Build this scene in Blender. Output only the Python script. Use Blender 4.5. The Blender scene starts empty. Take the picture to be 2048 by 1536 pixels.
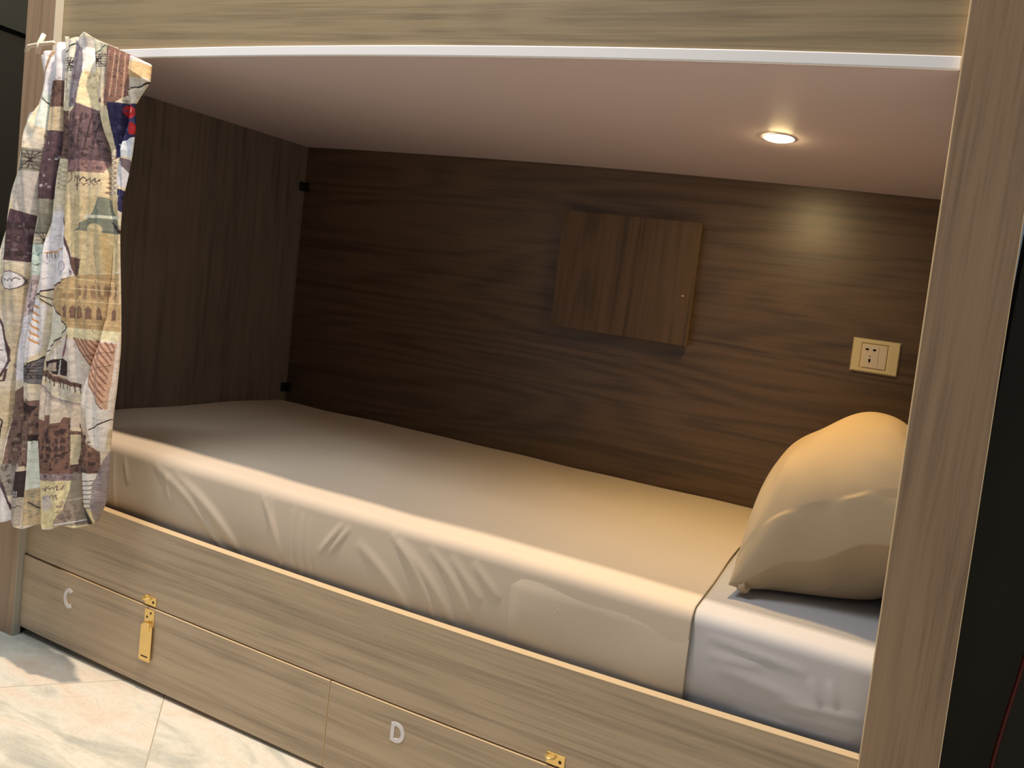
import bpy, bmesh, math, random
import numpy as np
from mathutils import Vector, Matrix, Euler

random.seed(4)
rng = np.random.default_rng(7)
scene = bpy.context.scene
COL = scene.collection

# ------------------------------------------------------------------ camera
cam_data = bpy.data.cameras.new('camera')
cam = bpy.data.objects.new('camera', cam_data)
COL.objects.link(cam)
cam.location = (1.9507, -1.2073, 1.0105)
cam.rotation_mode = 'XYZ'
cam.rotation_euler = (1.49527, -0.146335, 0.372163)
cam_data.sensor_width = 36.0
cam_data.lens = 1472.82 / 2048 * 36.0
cam_data.shift_x = -180.48 / 2048
cam_data.shift_y = -30.46 / 2048
cam_data.clip_start = 0.02
scene.camera = cam

# ------------------------------------------------------------------ world, exposure
scene.view_settings.view_transform = 'Standard'
scene.view_settings.look = 'None'
scene.view_settings.gamma = 1.0
scene.view_settings.use_curve_mapping = False
scene.view_settings.exposure = 0.0
world = bpy.data.worlds.new('world')
scene.world = world
world.use_nodes = True
world.node_tree.nodes['Background'].inputs['Color'].default_value = (0.80, 0.90, 1.0, 1)
world.node_tree.nodes['Background'].inputs['Strength'].default_value = 0.14


# ------------------------------------------------------------------ room lamps
def area_lamp(name, loc, target, size, energy, color, size_y=None):
    ld = bpy.data.lights.new(name, 'AREA')
    ld.shape = 'RECTANGLE' if size_y else 'SQUARE'
    ld.size = size
    if size_y:
        ld.size_y = size_y
    ld.energy = energy
    ld.color = color
    o = bpy.data.objects.new(name, ld)
    COL.objects.link(o)
    o.location = loc
    o.rotation_euler = (Vector(target) - Vector(loc)).to_track_quat('-Z', 'Y').to_euler()
    return o


area_lamp('room_lamp', (0.80, -0.24, 3.40), (0.80, -0.24, 0.0), 0.10, 92, (1.0, 0.80, 0.60), 0.05)
area_lamp('room_ceiling_light', (0.0, -1.0, 3.40), (0.25, -0.5, 0.0), 1.2, 54, (0.93, 0.97, 1.0), 1.0)

# ------------------------------------------------------------------ helpers
SHEAR = -0.0295          # x shear with height, making up for the image's vertical stretch


def shear_x(v):
    return (v[0] + SHEAR * (v[2] - 0.9), v[1], v[2])


def tag(o, label=None, cat=None, group=None, kind=None):
    if label: o['label'] = label
    if cat: o['category'] = cat
    if group: o['group'] = group
    if kind: o['kind'] = kind
    return o


def empty(name, loc, label, cat):
    o = bpy.data.objects.new(name, None)
    COL.objects.link(o)
    o.location = shear_x(loc)
    o.empty_display_size = 0.05
    return tag(o, label, cat)


def world_loc(o):
    p = Vector((0, 0, 0))
    while o is not None:
        p += Vector(o.location)
        o = o.parent
    return p


def link_mesh(name, verts, faces, mats, parent=None, origin=None, smooth=False, mat_idx=None, leaning=True, bevel=0.0, recalc=True):
    """verts in world coordinates; one mesh object."""
    if leaning:  # shears x with height to fit the image
        verts = [shear_x(v) for v in verts]
    if parent is not None:
        org = world_loc(parent)
        loc = Vector((0, 0, 0))
    else:
        if origin is None:
            a = np.array(verts)
            origin = ((a[:, 0].min() + a[:, 0].max()) / 2, (a[:, 1].min() + a[:, 1].max()) / 2, a[:, 2].min())
        org = Vector(origin)
        loc = org
    me = bpy.data.meshes.new(name)
    a = np.array(verts, dtype=float) - np.array(org)
    me.from_pydata(a.tolist(), [], faces)
    if not isinstance(mats, (list, tuple)):
        mats = [mats]
    for m in mats:
        me.materials.append(m)
    if mat_idx is not None:
        me.polygons.foreach_set('material_index', mat_idx)
    if recalc:
        bm = bmesh.new(); bm.from_mesh(me)
        bmesh.ops.recalc_face_normals(bm, faces=bm.faces)
        bm.to_mesh(me); bm.free()
    if smooth:
        me.polygons.foreach_set('use_smooth', [True] * len(me.polygons))
    me.update()
    o = bpy.data.objects.new(name, me)
    COL.objects.link(o)
    o.location = loc
    if parent is not None:
        o.parent = parent
    if bevel > 0:
        b = o.modifiers.new('bevel', 'BEVEL'); b.width = bevel; b.segments = 2; b.limit_method = 'ANGLE'
    return o


class MB:
    """collects shapes for one mesh"""
    def __init__(s):
        s.v = []; s.f = []; s.m = []

    def add(s, verts, faces, mi=0):
        n = len(s.v)
        s.v += [tuple(p) for p in verts]
        s.f += [tuple(i + n for i in f) for f in faces]
        s.m += [mi] * len(faces)
        return s

    def box(s, x0, x1, y0, y1, z0, z1, mi=0):
        vs = [(x, y, z) for x in (x0, x1) for y in (y0, y1) for z in (z0, z1)]
        fs = [(0, 1, 3, 2), (4, 6, 7, 5), (0, 4, 5, 1), (2, 3, 7, 6), (0, 2, 6, 4), (1, 5, 7, 3)]
        return s.add(vs, fs, mi)

    def bowbox(s, x0, x1, y0, y1, fz0, fz1, mi=0, n=28):
        """a board along x whose lower and upper faces follow fz0(x, y), fz1(x, y)"""
        vs = []; fs = []
        for i in range(n + 1):
            x = x0 + (x1 - x0) * i / n
            for (y, f) in ((y0, fz0), (y1, fz0), (y1, fz1), (y0, fz1)):
                vs.append((x, y, f(x, y)))
        for i in range(n):
            a = i * 4; b = a + 4
            for k in range(4):
                k2 = (k + 1) % 4
                fs.append((a + k, a + k2, b + k2, b + k))
        fs.append((3, 2, 1, 0)); fs.append((n * 4, n * 4 + 1, n * 4 + 2, n * 4 + 3))
        return s.add(vs, fs, mi)

    def disc(s, c, r, axis, depth, n=20, mi=0):
        """short cylinder, axis 'y' or 'z', from c to c + depth along the axis"""
        vs = []
        for d in (0, depth):
            for i in range(n):
                a = 2 * math.pi * i / n
                if axis == 'y':
                    vs.append((c[0] + r * math.cos(a), c[1] + d, c[2] + r * math.sin(a)))
                else:
                    vs.append((c[0] + r * math.cos(a), c[1] + r * math.sin(a), c[2] + d))
        fs = [tuple(range(n)), tuple(range(2 * n - 1, n - 1, -1))]
        fs += [(i, (i + 1) % n, (i + 1) % n + n, i + n) for i in range(n)]
        return s.add(vs, fs, mi)

    def tube(s, pts, r, n=10, mi=0):
        pts = [Vector(p) for p in pts]
        vs = []; fs = []
        for i, p in enumerate(pts):
            t = (pts[min(i + 1, len(pts) - 1)] - pts[max(i - 1, 0)]).normalized()
            u = t.cross(Vector((0.13, 0.9, 0.31))).normalized(); w = t.cross(u)
            for k in range(n):
                a = 2 * math.pi * k / n
                vs.append(tuple(p + r * (math.cos(a) * u + math.sin(a) * w)))
        for i in range(len(pts) - 1):
            for k in range(n):
                k2 = (k + 1) % n
                fs.append((i * n + k, i * n + k2, (i + 1) * n + k2, (i + 1) * n + k))
        fs.append(tuple(range(n))); fs.append(tuple(range((len(pts) - 1) * n, len(pts) * n)))
        return s.add(vs, fs, mi)

    def prism(s, outline, y0, y1, mi=0):
        """outline [(x, z)] pushed through y0..y1"""
        n = len(outline)
        vs = [(x, y0, z) for x, z in outline] + [(x, y1, z) for x, z in outline]
        fs = [tuple(range(n)), tuple(range(2 * n - 1, n - 1, -1))]
        fs += [(i, (i + 1) % n, (i + 1) % n + n, i + n) for i in range(n)]
        return s.add(vs, fs, mi)

    def ribbon(s, path, w, y0, y1, closed=False, mi=0):
        """flat stroke of width w along path [(x, z)], with thickness y0..y1"""
        n = len(path); L = []; Rr = []
        for i in range(n):
            a = path[(i - 1) % n] if (closed or i > 0) else path[0]
            b = path[(i + 1) % n] if (closed or i < n - 1) else path[-1]
            dx, dz = b[0] - a[0], b[1] - a[1]; d = math.hypot(dx, dz) or 1
            nx, nz = -dz / d, dx / d
            L.append((path[i][0] + nx * w / 2, path[i][1] + nz * w / 2)); Rr.append((path[i][0] - nx * w / 2, path[i][1] - nz * w / 2))
        vs = []
        for (l, r_) in zip(L, Rr):
            vs += [(l[0], y0, l[1]), (r_[0], y0, r_[1]), (r_[0], y1, r_[1]), (l[0], y1, l[1])]
        fs = []
        for i in range(n if closed else n - 1):
            a = i * 4; b = ((i + 1) % n) * 4
            for k in range(4):
                k2 = (k + 1) % 4
                fs.append((a + k, b + k, b + k2, a + k2))
        if not closed:
            fs += [(0, 1, 2, 3), (n * 4 - 4, n * 4 - 1, n * 4 - 2, n * 4 - 3)]
        return s.add(vs, fs, mi)

    def build(s, name, mats, parent=None, **k):
        return link_mesh(name, s.v, s.f, mats, parent, mat_idx=s.m, **k)


# ------------------------------------------------------------------ materials
def srgb(*c):
    c = [x / 255 for x in c]
    return tuple(x / 12.92 if x <= .04045 else ((x + .055) / 1.055) ** 2.4 for x in c) + (1,)


class NT:
    def __init__(s, name):
        s.mat = bpy.data.materials.new(name); s.mat.use_nodes = True
        s.t = s.mat.node_tree; s.n = s.t.nodes; s.b = s.n['Principled BSDF']

    def new(s, typ, **inp):
        nd = s.n.new(typ)
        for k, v in inp.items():
            if k in nd.inputs: nd.inputs[k].default_value = v
            else: setattr(nd, k, v)
        return nd

    def link(s, a, b): s.t.links.new(a, b)


def plain(name, col, rough=0.5, metal=0.0, spec=0.5, var=0.0, bump=0.0, scale=60, emit=None, estr=0):
    m = NT(name)
    m.b.inputs['Roughness'].default_value = rough; m.b.inputs['Metallic'].default_value = metal
    m.b.inputs['Specular IOR Level'].default_value = spec
    tc = m.new('ShaderNodeTexCoord'); nz = m.new('ShaderNodeTexNoise', Scale=scale, Detail=4.0)
    m.link(tc.outputs['Object'], nz.inputs['Vector'])
    mix = m.new('ShaderNodeMix'); mix.data_type = 'RGBA'
    d = tuple(max(0, x * (1 - var)) for x in col[:3]) + (1,); l = tuple(x * (1 + var) for x in col[:3]) + (1,)
    mix.inputs['A'].default_value = d; mix.inputs['B'].default_value = l
    m.link(nz.outputs['Fac'], mix.inputs['Factor']); m.link(mix.outputs['Result'], m.b.inputs['Base Color'])
    if bump:
        bp = m.new('ShaderNodeBump', Strength=bump, Distance=0.002)
        m.link(nz.outputs['Fac'], bp.inputs['Height']); m.link(bp.outputs['Normal'], m.b.inputs['Normal'])
    if emit:
        m.b.inputs['Emission Color'].default_value = emit; m.b.inputs['Emission Strength'].default_value = estr
    return m.mat


def wood(name, base, axis='x', seed=0.0, contrast=1.0, rough=0.42, spec=0.5, knots=0.5):
    """wood-grain laminate; the grain runs along axis"""
    m = NT(name)
    tc = m.new('ShaderNodeTexCoord')

    def mapped(across, along):
        mp = m.new('ShaderNodeMapping')
        sc = [across] * 3; sc['xyz'.index(axis)] = along
        mp.inputs['Scale'].default_value = sc
        mp.inputs['Location'].default_value = (seed, seed * 1.7, seed * 0.6)
        m.link(tc.outputs['Object'], mp.inputs['Vector'])
        return mp.outputs['Vector']
    fine = m.new('ShaderNodeTexNoise', Scale=1.0, Detail=5.0, Roughness=0.65)
    m.link(mapped(190, 5.0), fine.inputs['Vector'])
    mid = m.new('ShaderNodeTexNoise', Scale=1.0, Detail=4.0, Roughness=0.55, Distortion=0.25)
    m.link(mapped(60, 1.0), mid.inputs['Vector'])
    broad = m.new('ShaderNodeTexNoise', Scale=1.0, Detail=2.0, Roughness=0.5)
    m.link(mapped(9, 0.4), broad.inputs['Vector'])
    # long pointed growth-ring figures
    ring = m.new('ShaderNodeTexNoise', Scale=1.0, Detail=1.0, Roughness=0.4)
    m.link(mapped(6.0, 0.7), ring.inputs['Vector'])
    mul = m.new('ShaderNodeMath', operation='MULTIPLY'); mul.inputs[1].default_value = 75.0
    m.link(ring.outputs['Fac'], mul.inputs[0])
    sn = m.new('ShaderNodeMath', operation='SINE'); m.link(mul.outputs[0], sn.inputs[0])

    def madd(a, k, c):
        n_ = m.new('ShaderNodeMath', operation='MULTIPLY_ADD'); n_.inputs[1].default_value = k
        m.link(a, n_.inputs[0])
        if isinstance(c, float): n_.inputs[2].default_value = c
        else: m.link(c, n_.inputs[2])
        return n_.outputs[0]
    v = madd(fine.outputs['Fac'], 0.8, -0.52)
    v = madd(mid.outputs['Fac'], 0.9, v)
    v = madd(broad.outputs['Fac'], 0.55, v)
    v = madd(sn.outputs[0], 0.055 * knots * 2, v)
    ramp = m.new('ShaderNodeValToRGB')
    b = np.array(base[:3])
    dk = tuple((b * (1 - 0.36 * contrast)).tolist()) + (1,)
    lt = tuple((b * (1 + 0.20 * contrast)).tolist()) + (1,)
    e = ramp.color_ramp.elements
    e[0].position = 0.30; e[0].color = dk
    e[1].position = 1.0; e[1].color = lt
    q = ramp.color_ramp.elements.new(0.62); q.color = tuple(base[:3]) + (1,)
    m.link(v, ramp.inputs['Fac'])
    m.link(ramp.outputs['Color'], m.b.inputs['Base Color'])
    m.b.inputs['Roughness'].default_value = rough
    m.b.inputs['Specular IOR Level'].default_value = spec
    bp = m.new('ShaderNodeBump', Strength=0.12, Distance=0.001)
    m.link(fine.outputs['Fac'], bp.inputs['Height']); m.link(bp.outputs['Normal'], m.b.inputs['Normal'])
    return m.mat


def cloth(name, col, bump=0.25, var=0.05, sheen=0.15):
    m = NT(name)
    tc = m.new('ShaderNodeTexCoord')
    nz = m.new('ShaderNodeTexNoise', Scale=420.0, Detail=2.0); m.link(tc.outputs['Object'], nz.inputs['Vector'])
    n2 = m.new('ShaderNodeTexNoise', Scale=5.0, Detail=3.0); m.link(tc.outputs['Object'], n2.inputs['Vector'])
    mix = m.new('ShaderNodeMix'); mix.data_type = 'RGBA'
    mix.inputs['A'].default_value = tuple(x * (1 - var) for x in col[:3]) + (1,)
    mix.inputs['B'].default_value = tuple(x * (1 + var) for x in col[:3]) + (1,)
    m.link(n2.outputs['Fac'], mix.inputs['Factor']); m.link(mix.outputs['Result'], m.b.inputs['Base Color'])
    bp = m.new('ShaderNodeBump', Strength=bump, Distance=0.0006)
    m.link(nz.outputs['Fac'], bp.inputs['Height']); m.link(bp.outputs['Normal'], m.b.inputs['Normal'])
    m.b.inputs['Roughness'].default_value = 0.85
    m.b.inputs['Specular IOR Level'].default_value = 0.2
    m.b.inputs['Sheen Weight'].default_value = sheen
    return m.mat


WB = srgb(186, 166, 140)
WOOD_FASCIA_DIMMED = wood('laminate_fascia_dimmed', srgb(154, 137, 108), 'x', 1.3)  # same laminate as the rail, darkened in colour to stand for weaker light
WOOD_X = wood('laminate_lengthwise', WB, 'x', 1.3)
WOOD_X2 = wood('laminate_drawer', WB, 'x', 5.1)
WOOD_BACK = wood('laminate_back', srgb(93, 73, 56), 'x', 9.4, contrast=1.35, rough=0.38, spec=0.8, knots=1.1)
WOOD_Z = wood('laminate_upright', srgb(154, 128, 103), 'z', 3.7)
WOOD_SIDE = wood('laminate_side', srgb(118, 109, 101), 'z', 7.7, contrast=1.1)
WOOD_BOARD = wood('laminate_board', srgb(92, 72, 53), 'z', 2.2, contrast=1.35, knots=0.9)
BAND = plain('edge_banding', srgb(214, 190, 152), 0.35, var=0.04)
BAND_GREY = plain('edge_banding_grey', srgb(196, 193, 182), 0.4, var=0.04)
WHITE = plain('white_edge', srgb(250, 250, 254), 0.35, var=0.01)
DECK = plain('deck_underside', srgb(208, 194, 200), 0.55, var=0.02, scale=9)
BRASS = plain('brass', srgb(238, 206, 134), 0.30, metal=0.75, var=0.08, scale=40)
BRASS_DARK = plain('brass_hole', srgb(62, 40, 16), 0.5, metal=0.3)
LETTER = plain('letter_white', srgb(232, 230, 236), 0.45, var=0.01)
BLACK = plain('black_plastic', srgb(24, 23, 22), 0.5, var=0.05)
DARKWALL = plain('dark_wall', srgb(70, 67, 60), 0.8, var=0.15, scale=4, spec=0.15)
PLATE = plain('plate_plastic', srgb(226, 212, 176), 0.32, var=0.01)
INSERT = plain('insert_plastic', srgb(226, 214, 200), 0.38, var=0.01)
HOLE = plain('socket_hole', srgb(40, 28, 12), 0.7)
SHEET = cloth('grey_sheet', srgb(192, 191, 194))
COVER = cloth('beige_cover', srgb(203, 189, 172))
PILLOWC = cloth('pillow_cotton', srgb(194, 172, 140), bump=0.3)


# ------------------------------------------------------------------ long boards bowed to match lens bowing in the image
def poly(xs, zs, d=2):
    c = np.polyfit(xs, zs, d)
    return lambda x: float(np.polyval(c, x))


z_deck = poly([0, .317, .675, .984, 1.318, 1.603, 1.843, 1.996], [1.424, 1.429, 1.438, 1.446, 1.449, 1.446, 1.440, 1.436])
z_deck_back = poly([-.07, .327, .909, 1.384, 1.75, 2.024], [1.446, 1.448, 1.450, 1.445, 1.436, 1.429])
z_rail = poly([0, .285, .564, .874, 1.093, 1.356, 1.564, 1.744, 1.996], [.378, .373, .368, .364, .3655, .367, .370, .373, .381])
z_gap = poly([.003, .431, .759, .979, 1.478, 1.996], [.196, .189, .182, .180, .183, .192])
z_low = poly([.001, .282, .551, .983, 1.5, 2.0], [.010, .003, -.003, -.004, -.002, .004])
D = 0.90
FLOOR_Z = -0.014


def zd(x, y, k=0.0):
    t = max(0.0, min(1.0, y / D))
    return z_deck(x) * (1 - t) + z_deck_back(x) * t + k


# ================================================================== SETTING
def tile_material():
    m = NT('marble_tiles')
    tc = m.new('ShaderNodeTexCoord')
    mp = m.new('ShaderNodeMapping')
    a = math.radians(45)
    mp.inputs['Rotation'].default_value = (0, 0, a)
    mp.inputs['Location'].default_value = (0.142, 0.045, 0)
    m.link(tc.outputs['Object'], mp.inputs['Vector'])
    br = m.new('ShaderNodeTexBrick')
    br.offset = 0.0; br.squash = 1.0
    for k, v in (('Scale', 1.0), ('Mortar Size', 0.0012), ('Mortar Smooth', 0.3), ('Brick Width', 0.43), ('Row Height', 0.43), ('Bias', 0.0)):
        br.inputs[k].default_value = v
    br.inputs['Color1'].default_value = (0, 0, 0, 1); br.inputs['Color2'].default_value = (1, 1, 1, 1)
    br.inputs['Mortar'].default_value = (0.5, 0.5, 0.5, 1)
    m.link(mp.outputs['Vector'], br.inputs['Vector'])
    # a different piece of stone in every tile
    sh = m.new('ShaderNodeVectorMath', operation='MULTIPLY_ADD'); sh.inputs[1].default_value = (7.3, 4.1, 2.7)
    m.link(br.outputs['Color'], sh.inputs[0]); m.link(tc.outputs['Object'], sh.inputs[2])
    st = m.new('ShaderNodeMapping'); st.inputs['Scale'].default_value = (2.2, 6.5, 1); st.inputs['Rotation'].default_value = (0, 0, 0.5)
    m.link(sh.outputs[0], st.inputs['Vector'])
    n1 = m.new('ShaderNodeTexNoise', Scale=1.3, Detail=6.0, Roughness=0.6, Distortion=0.9); m.link(st.outputs['Vector'], n1.inputs['Vector'])
    r1 = m.new('ShaderNodeValToRGB'); e = r1.color_ramp.elements
    e[0].position = 0.30; e[0].color = srgb(176, 182, 178)
    e[1].position = 0.78; e[1].color = srgb(224, 206, 186)
    x = e.new(0.43); x.color = srgb(206, 204, 190)
    x = e.new(0.52); x.color = srgb(230, 226, 212)
    x = e.new(0.62); x.color = srgb(232, 220, 202)
    m.link(n1.outputs['Fac'], r1.inputs['Fac'])
    n2 = m.new('ShaderNodeTexNoise', Scale=4.0, Detail=8.0, Roughness=0.7, Distortion=1.8); m.link(st.outputs['Vector'], n2.inputs['Vector'])
    r2 = m.new('ShaderNodeValToRGB'); e = r2.color_ramp.elements
    e[0].position = 0.47; e[0].color = (1, 1, 1, 1); e[1].position = 0.53; e[1].color = (1, 1, 1, 1)
    x = e.new(0.50); x.color = srgb(222, 205, 196)
    m.link(n2.outputs['Fac'], r2.inputs['Fac'])
    mx = m.new('ShaderNodeMix'); mx.data_type = 'RGBA'; mx.blend_type = 'MULTIPLY'; mx.inputs['Factor'].default_value = 0.35
    m.link(r1.outputs['Color'], mx.inputs['A']); m.link(r2.outputs['Color'], mx.inputs['B'])
    mo = m.new('ShaderNodeMix'); mo.data_type = 'RGBA'; mo.inputs['B'].default_value = srgb(176, 164, 140)
    m.link(br.outputs['Fac'], mo.inputs['Factor']); m.link(mx.outputs['Result'], mo.inputs['A'])
    m.link(mo.outputs['Result'], m.b.inputs['Base Color'])
    m.b.inputs['Roughness'].default_value = 0.30
    return m.mat


fl = MB().box(-1.6, 4.0, -3.0, 2.2, FLOOR_Z - 0.03, FLOOR_Z).build('floor', tile_material(), origin=(0, 0, 0), leaning=False)
tag(fl, kind='structure')
# the dark passage on the left, with a paler header, and the dark one on the right
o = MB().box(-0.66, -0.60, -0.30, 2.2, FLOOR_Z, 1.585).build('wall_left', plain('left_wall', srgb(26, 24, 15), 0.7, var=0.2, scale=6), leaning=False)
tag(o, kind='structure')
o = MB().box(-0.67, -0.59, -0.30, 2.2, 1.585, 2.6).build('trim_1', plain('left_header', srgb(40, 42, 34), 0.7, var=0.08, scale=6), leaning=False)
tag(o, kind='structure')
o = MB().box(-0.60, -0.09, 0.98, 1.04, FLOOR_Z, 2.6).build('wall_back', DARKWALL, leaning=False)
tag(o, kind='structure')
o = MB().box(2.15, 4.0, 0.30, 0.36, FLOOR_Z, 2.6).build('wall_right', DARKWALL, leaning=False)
tag(o, kind='structure')

# ================================================================== BUNK BED
bunk = empty('bunk_bed', (1.0, 0.45, FLOOR_Z), 'built-in bunk bed of greyish brown wood laminate with drawers below', 'bunk bed')
PROUD = 0.018
TOPZ = 1.80

# uprights
p = MB().box(-0.103, 0.0, -PROUD, 0.0, FLOOR_Z, TOPZ).build('post', WOOD_Z, bunk, bevel=0.0006)
p['label'] = 'left upright board with a grey edge'
MB().box(0.0, 0.0012, -PROUD, 0.0, FLOOR_Z, TOPZ).build('edge_band', BAND_GREY, p)
p2 = MB().box(2.0, 2.107, -PROUD, 0.0, FLOOR_Z, TOPZ).build('post', WOOD_Z, bunk, bevel=0.0006)
p2['label'] = 'right upright board with pale edges'
MB().box(1.9985, 2.0, -PROUD, 0.0, FLOOR_Z, TOPZ).box(2.107, 2.1085, -PROUD, 0.0, FLOOR_Z, TOPZ).build('edge_band', BAND, p2)  # outer strip is no banding: pale colour stands in for a bevel highlight

# inner box
MB().box(-0.095, -0.073, 0.0, D + 0.02, FLOOR_Z, TOPZ).build('side_panel', WOOD_SIDE, bunk)
MB().box(2.07, 2.092, 0.0, D + 0.02, FLOOR_Z, TOPZ).build('side_panel', WOOD_SIDE, bunk)
MB().box(-0.073, 2.07, D, D + 0.02, FLOOR_Z, TOPZ).build('back_panel', WOOD_BACK, bunk)

# deck of the upper bunk (the ceiling of this one)
mb = MB()
nx, ny = 30, 6
vs = []
for k in (0.0, 0.018):
    for i in range(nx + 1):
        for j in range(ny + 1):
            x = -0.073 + (2.143) * i / nx; y = 0.0 + D * j / ny
            vs.append((x, y, zd(x, y, k)))
fs = []
W1 = ny + 1; T1 = (nx + 1) * W1
for i in range(nx):
    for j in range(ny):
        a = i * W1 + j
        fs.append((a, a + 1, a + W1 + 1, a + W1)); fs.append((a + T1, a + W1 + T1, a + W1 + 1 + T1, a + 1 + T1))
for i in range(nx):
    for j in (0, ny):
        a = i * W1 + j
        fs.append((a, a + W1, a + W1 + T1, a + T1))
for j in range(ny):
    for i in (0, nx):
        a = i * W1 + j
        fs.append((a, a + 1, a + 1 + T1, a + T1))
mb.add(vs, fs)
mb.build('bunk_deck', DECK, bunk, smooth=False)
es = MB().bowbox(0.0, 1.9985, -0.007, -0.0002, lambda x, y: z_deck(x), lambda x, y: z_deck(x) + 0.0205).build('edge_strip', WHITE, bunk, bevel=0.002)
es['label'] = 'white strip along the front edge of the upper deck'
fb = MB().bowbox(0.0012, 1.9985, 0.0, 0.016, lambda x, y: z_deck(x) + 0.0205, lambda x, y: TOPZ - 0.02).build('fascia_board', WOOD_FASCIA_DIMMED, bunk)
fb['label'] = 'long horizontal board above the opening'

# rail
RAILT = 0.018
rail = MB().bowbox(0.0012, 1.9985, 0.0, RAILT, lambda x, y: z_gap(x) + 0.0015, lambda x, y: z_rail(x) - 0.0012).build('bed_rail', WOOD_X, bunk)
MB().bowbox(0.0012, 1.9985, -0.0003, RAILT, lambda x, y: z_rail(x) - 0.0012, lambda x, y: z_rail(x)).build('edge_band', BAND, rail)
# bed base behind the rail
MB().box(-0.07, 2.068, RAILT + 0.002, D - 0.002, 0.315, 0.333).build('bed_base', WOOD_SIDE, bunk)
# plinth set back under the drawers
MB().box(0.0, 2.0, 0.035, 0.053, FLOOR_Z, 0.05).build('plinth', BLACK, bunk)


def arc(cx, cz, rx, rz, a0, a1, n=18):
    return [(cx + rx * math.cos(math.radians(a0 + (a1 - a0) * i / n)), cz + rz * math.sin(math.radians(a0 + (a1 - a0) * i / n))) for i in range(n + 1)]


def letter_c(cx, cz, h, parent, yf, w=None):
    w = w or h * 0.72
    s = h * 0.19
    rx, rz = w / 2 - s / 2, h / 2 - s / 2
    return MB().ribbon(arc(cx + w * .1, cz, rx, rz, 52, 308, 26), s, yf - 0.0012, yf).build('letter', LETTER, parent)


def letter_d(cx, cz, h, parent, yf):
    w = h * 0.80; s = h * 0.20
    x0, x1 = cx - w / 2 + s / 2, cx + w / 2 - s / 2; z0, z1 = cz - h / 2 + s / 2, cz + h / 2 - s / 2
    xm = x0 + (x1 - x0) * 0.35
    path = [(x0, z0), (x0, z0 + (z1 - z0) * .25), (x0, cz), (x0, z0 + (z1 - z0) * .75), (x0, z1)] + [(x0 + (xm - x0) * .5, z1)] + arc(xm, cz, x1 - xm, (z1 - z0) / 2, 90, -90, 18) + [(x0 + (xm - x0) * .5, z0)]
    return MB().ribbon(path, s, yf - 0.0012, yf, closed=True).build('letter', LETTER, parent)


def hasp_leaf(x, zt, parent, yf):
    """hinged strap of a brass hasp, hanging down the drawer front"""
    mb = MB()
    w = 0.030
    zl = zt - 0.003
    mb.box(x - w / 2, x + w / 2, yf - 0.0016, yf, zl - 0.034, zl)                      # screwed leaf
    mb.tube([(x - w / 2 - .001, yf - 0.0035, zl - 0.036), (x + w / 2 + .001, yf - 0.0035, zl - 0.036)], 0.0033, 10)
    cx = x - 0.001
    def rr(x0, x1, z0, z1, r, n=5):
        pts = []
        for (ax, az, s0) in ((x1 - r, z1 - r, 0), (x0 + r, z1 - r, 90), (x0 + r, z0 + r, 180), (x1 - r, z0 + r, 270)):
            pts += arc(ax, az, r, r, s0, s0 + 90, n)
        return pts
    mb.prism(rr(cx - 0.018, cx + 0.018, zl - 0.121, zl - 0.037, 0.003), yf - 0.0062, yf - 0.0042)   # strap
    mb.prism(rr(cx - 0.010, cx + 0.010, zl - 0.052, zl - 0.030, 0.006), yf - 0.0075, yf - 0.0060)   # boss
    hs = mb
    for dx, dz in ((0.004, -0.008), (-0.007, -0.019), (0.010, -0.026)):
        hs.disc((x + dx, yf - 0.0019, zl + dz), 0.0030 if dz > -0.02 or dx < 0 else 0.0016, 'y', 0.0006, 14, 1)
    hs.prism(rr(cx - 0.011, cx + 0.011, zl - 0.112, zl - 0.1085, 0.0014), yf - 0.0064, yf - 0.0060, 1)
    return hs.build('hasp_strap', [BRASS, BRASS_DARK], parent, bevel=0.0004)


def hasp_plate(x, zb, parent, yf):
    mb = MB()
    w = 0.036
    mb.box(x - w / 2, x + w / 2, yf - 0.0018, yf, zb + 0.001, zb + 0.022)
    mb.tube(arc(0, 0, 1, 1, 0, 180, 10) and [(x - 0.010 + 0.009 * math.cos(a), yf - 0.002 - 0.010 * math.sin(a), zb + 0.016) for a in np.linspace(0, math.pi, 10)], 0.0022, 8)
    mb.disc((x + 0.009, yf - 0.0021, zb + 0.010), 0.0034, 'y', 0.0006, 14, 1)
    return mb.build('hasp_plate', [BRASS, BRASS_DARK], parent, bevel=0.0004)


DF = -0.003
for (x0, x1, ch, lx, hx) in ((0.003, 0.9805, 'C', 0.175, 0.456), (0.9835, 1.997, 'D', 1.157, 1.500)):
    dr = MB().bowbox(x0, x1, DF, 0.016, lambda x, y: z_low(x), lambda x, y: z_gap(x) - 0.0030).build('drawer', WOOD_X2, bunk)
    dr['label'] = 'drawer front marked with a white letter ' + ch
    e = MB().bowbox(x0, x1, DF - 0.0002, 0.016, lambda x, y: z_gap(x) - 0.0030, lambda x, y: z_gap(x) - 0.0018)
    xe = x1 if ch == 'C' else x0
    e.box(xe - 0.0006, xe + 0.0006, DF - 0.0002, 0.014, z_low(xe), z_gap(xe) - 0.003)
    e.build('edge_band', BAND, dr)
    if ch == 'C': letter_c(lx, 0.130, 0.050, dr, DF)
    else: letter_d(lx, 0.1295, 0.041, dr, DF)
    hasp_leaf(hx, z_gap(hx) - 0.002, dr, DF)
    hasp_plate(hx - 0.004, z_gap(hx) + 0.002, rail, 0.0)
letter_c(-0.058, 1.262, 0.062, p, -PROUD, w=0.042)

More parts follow.
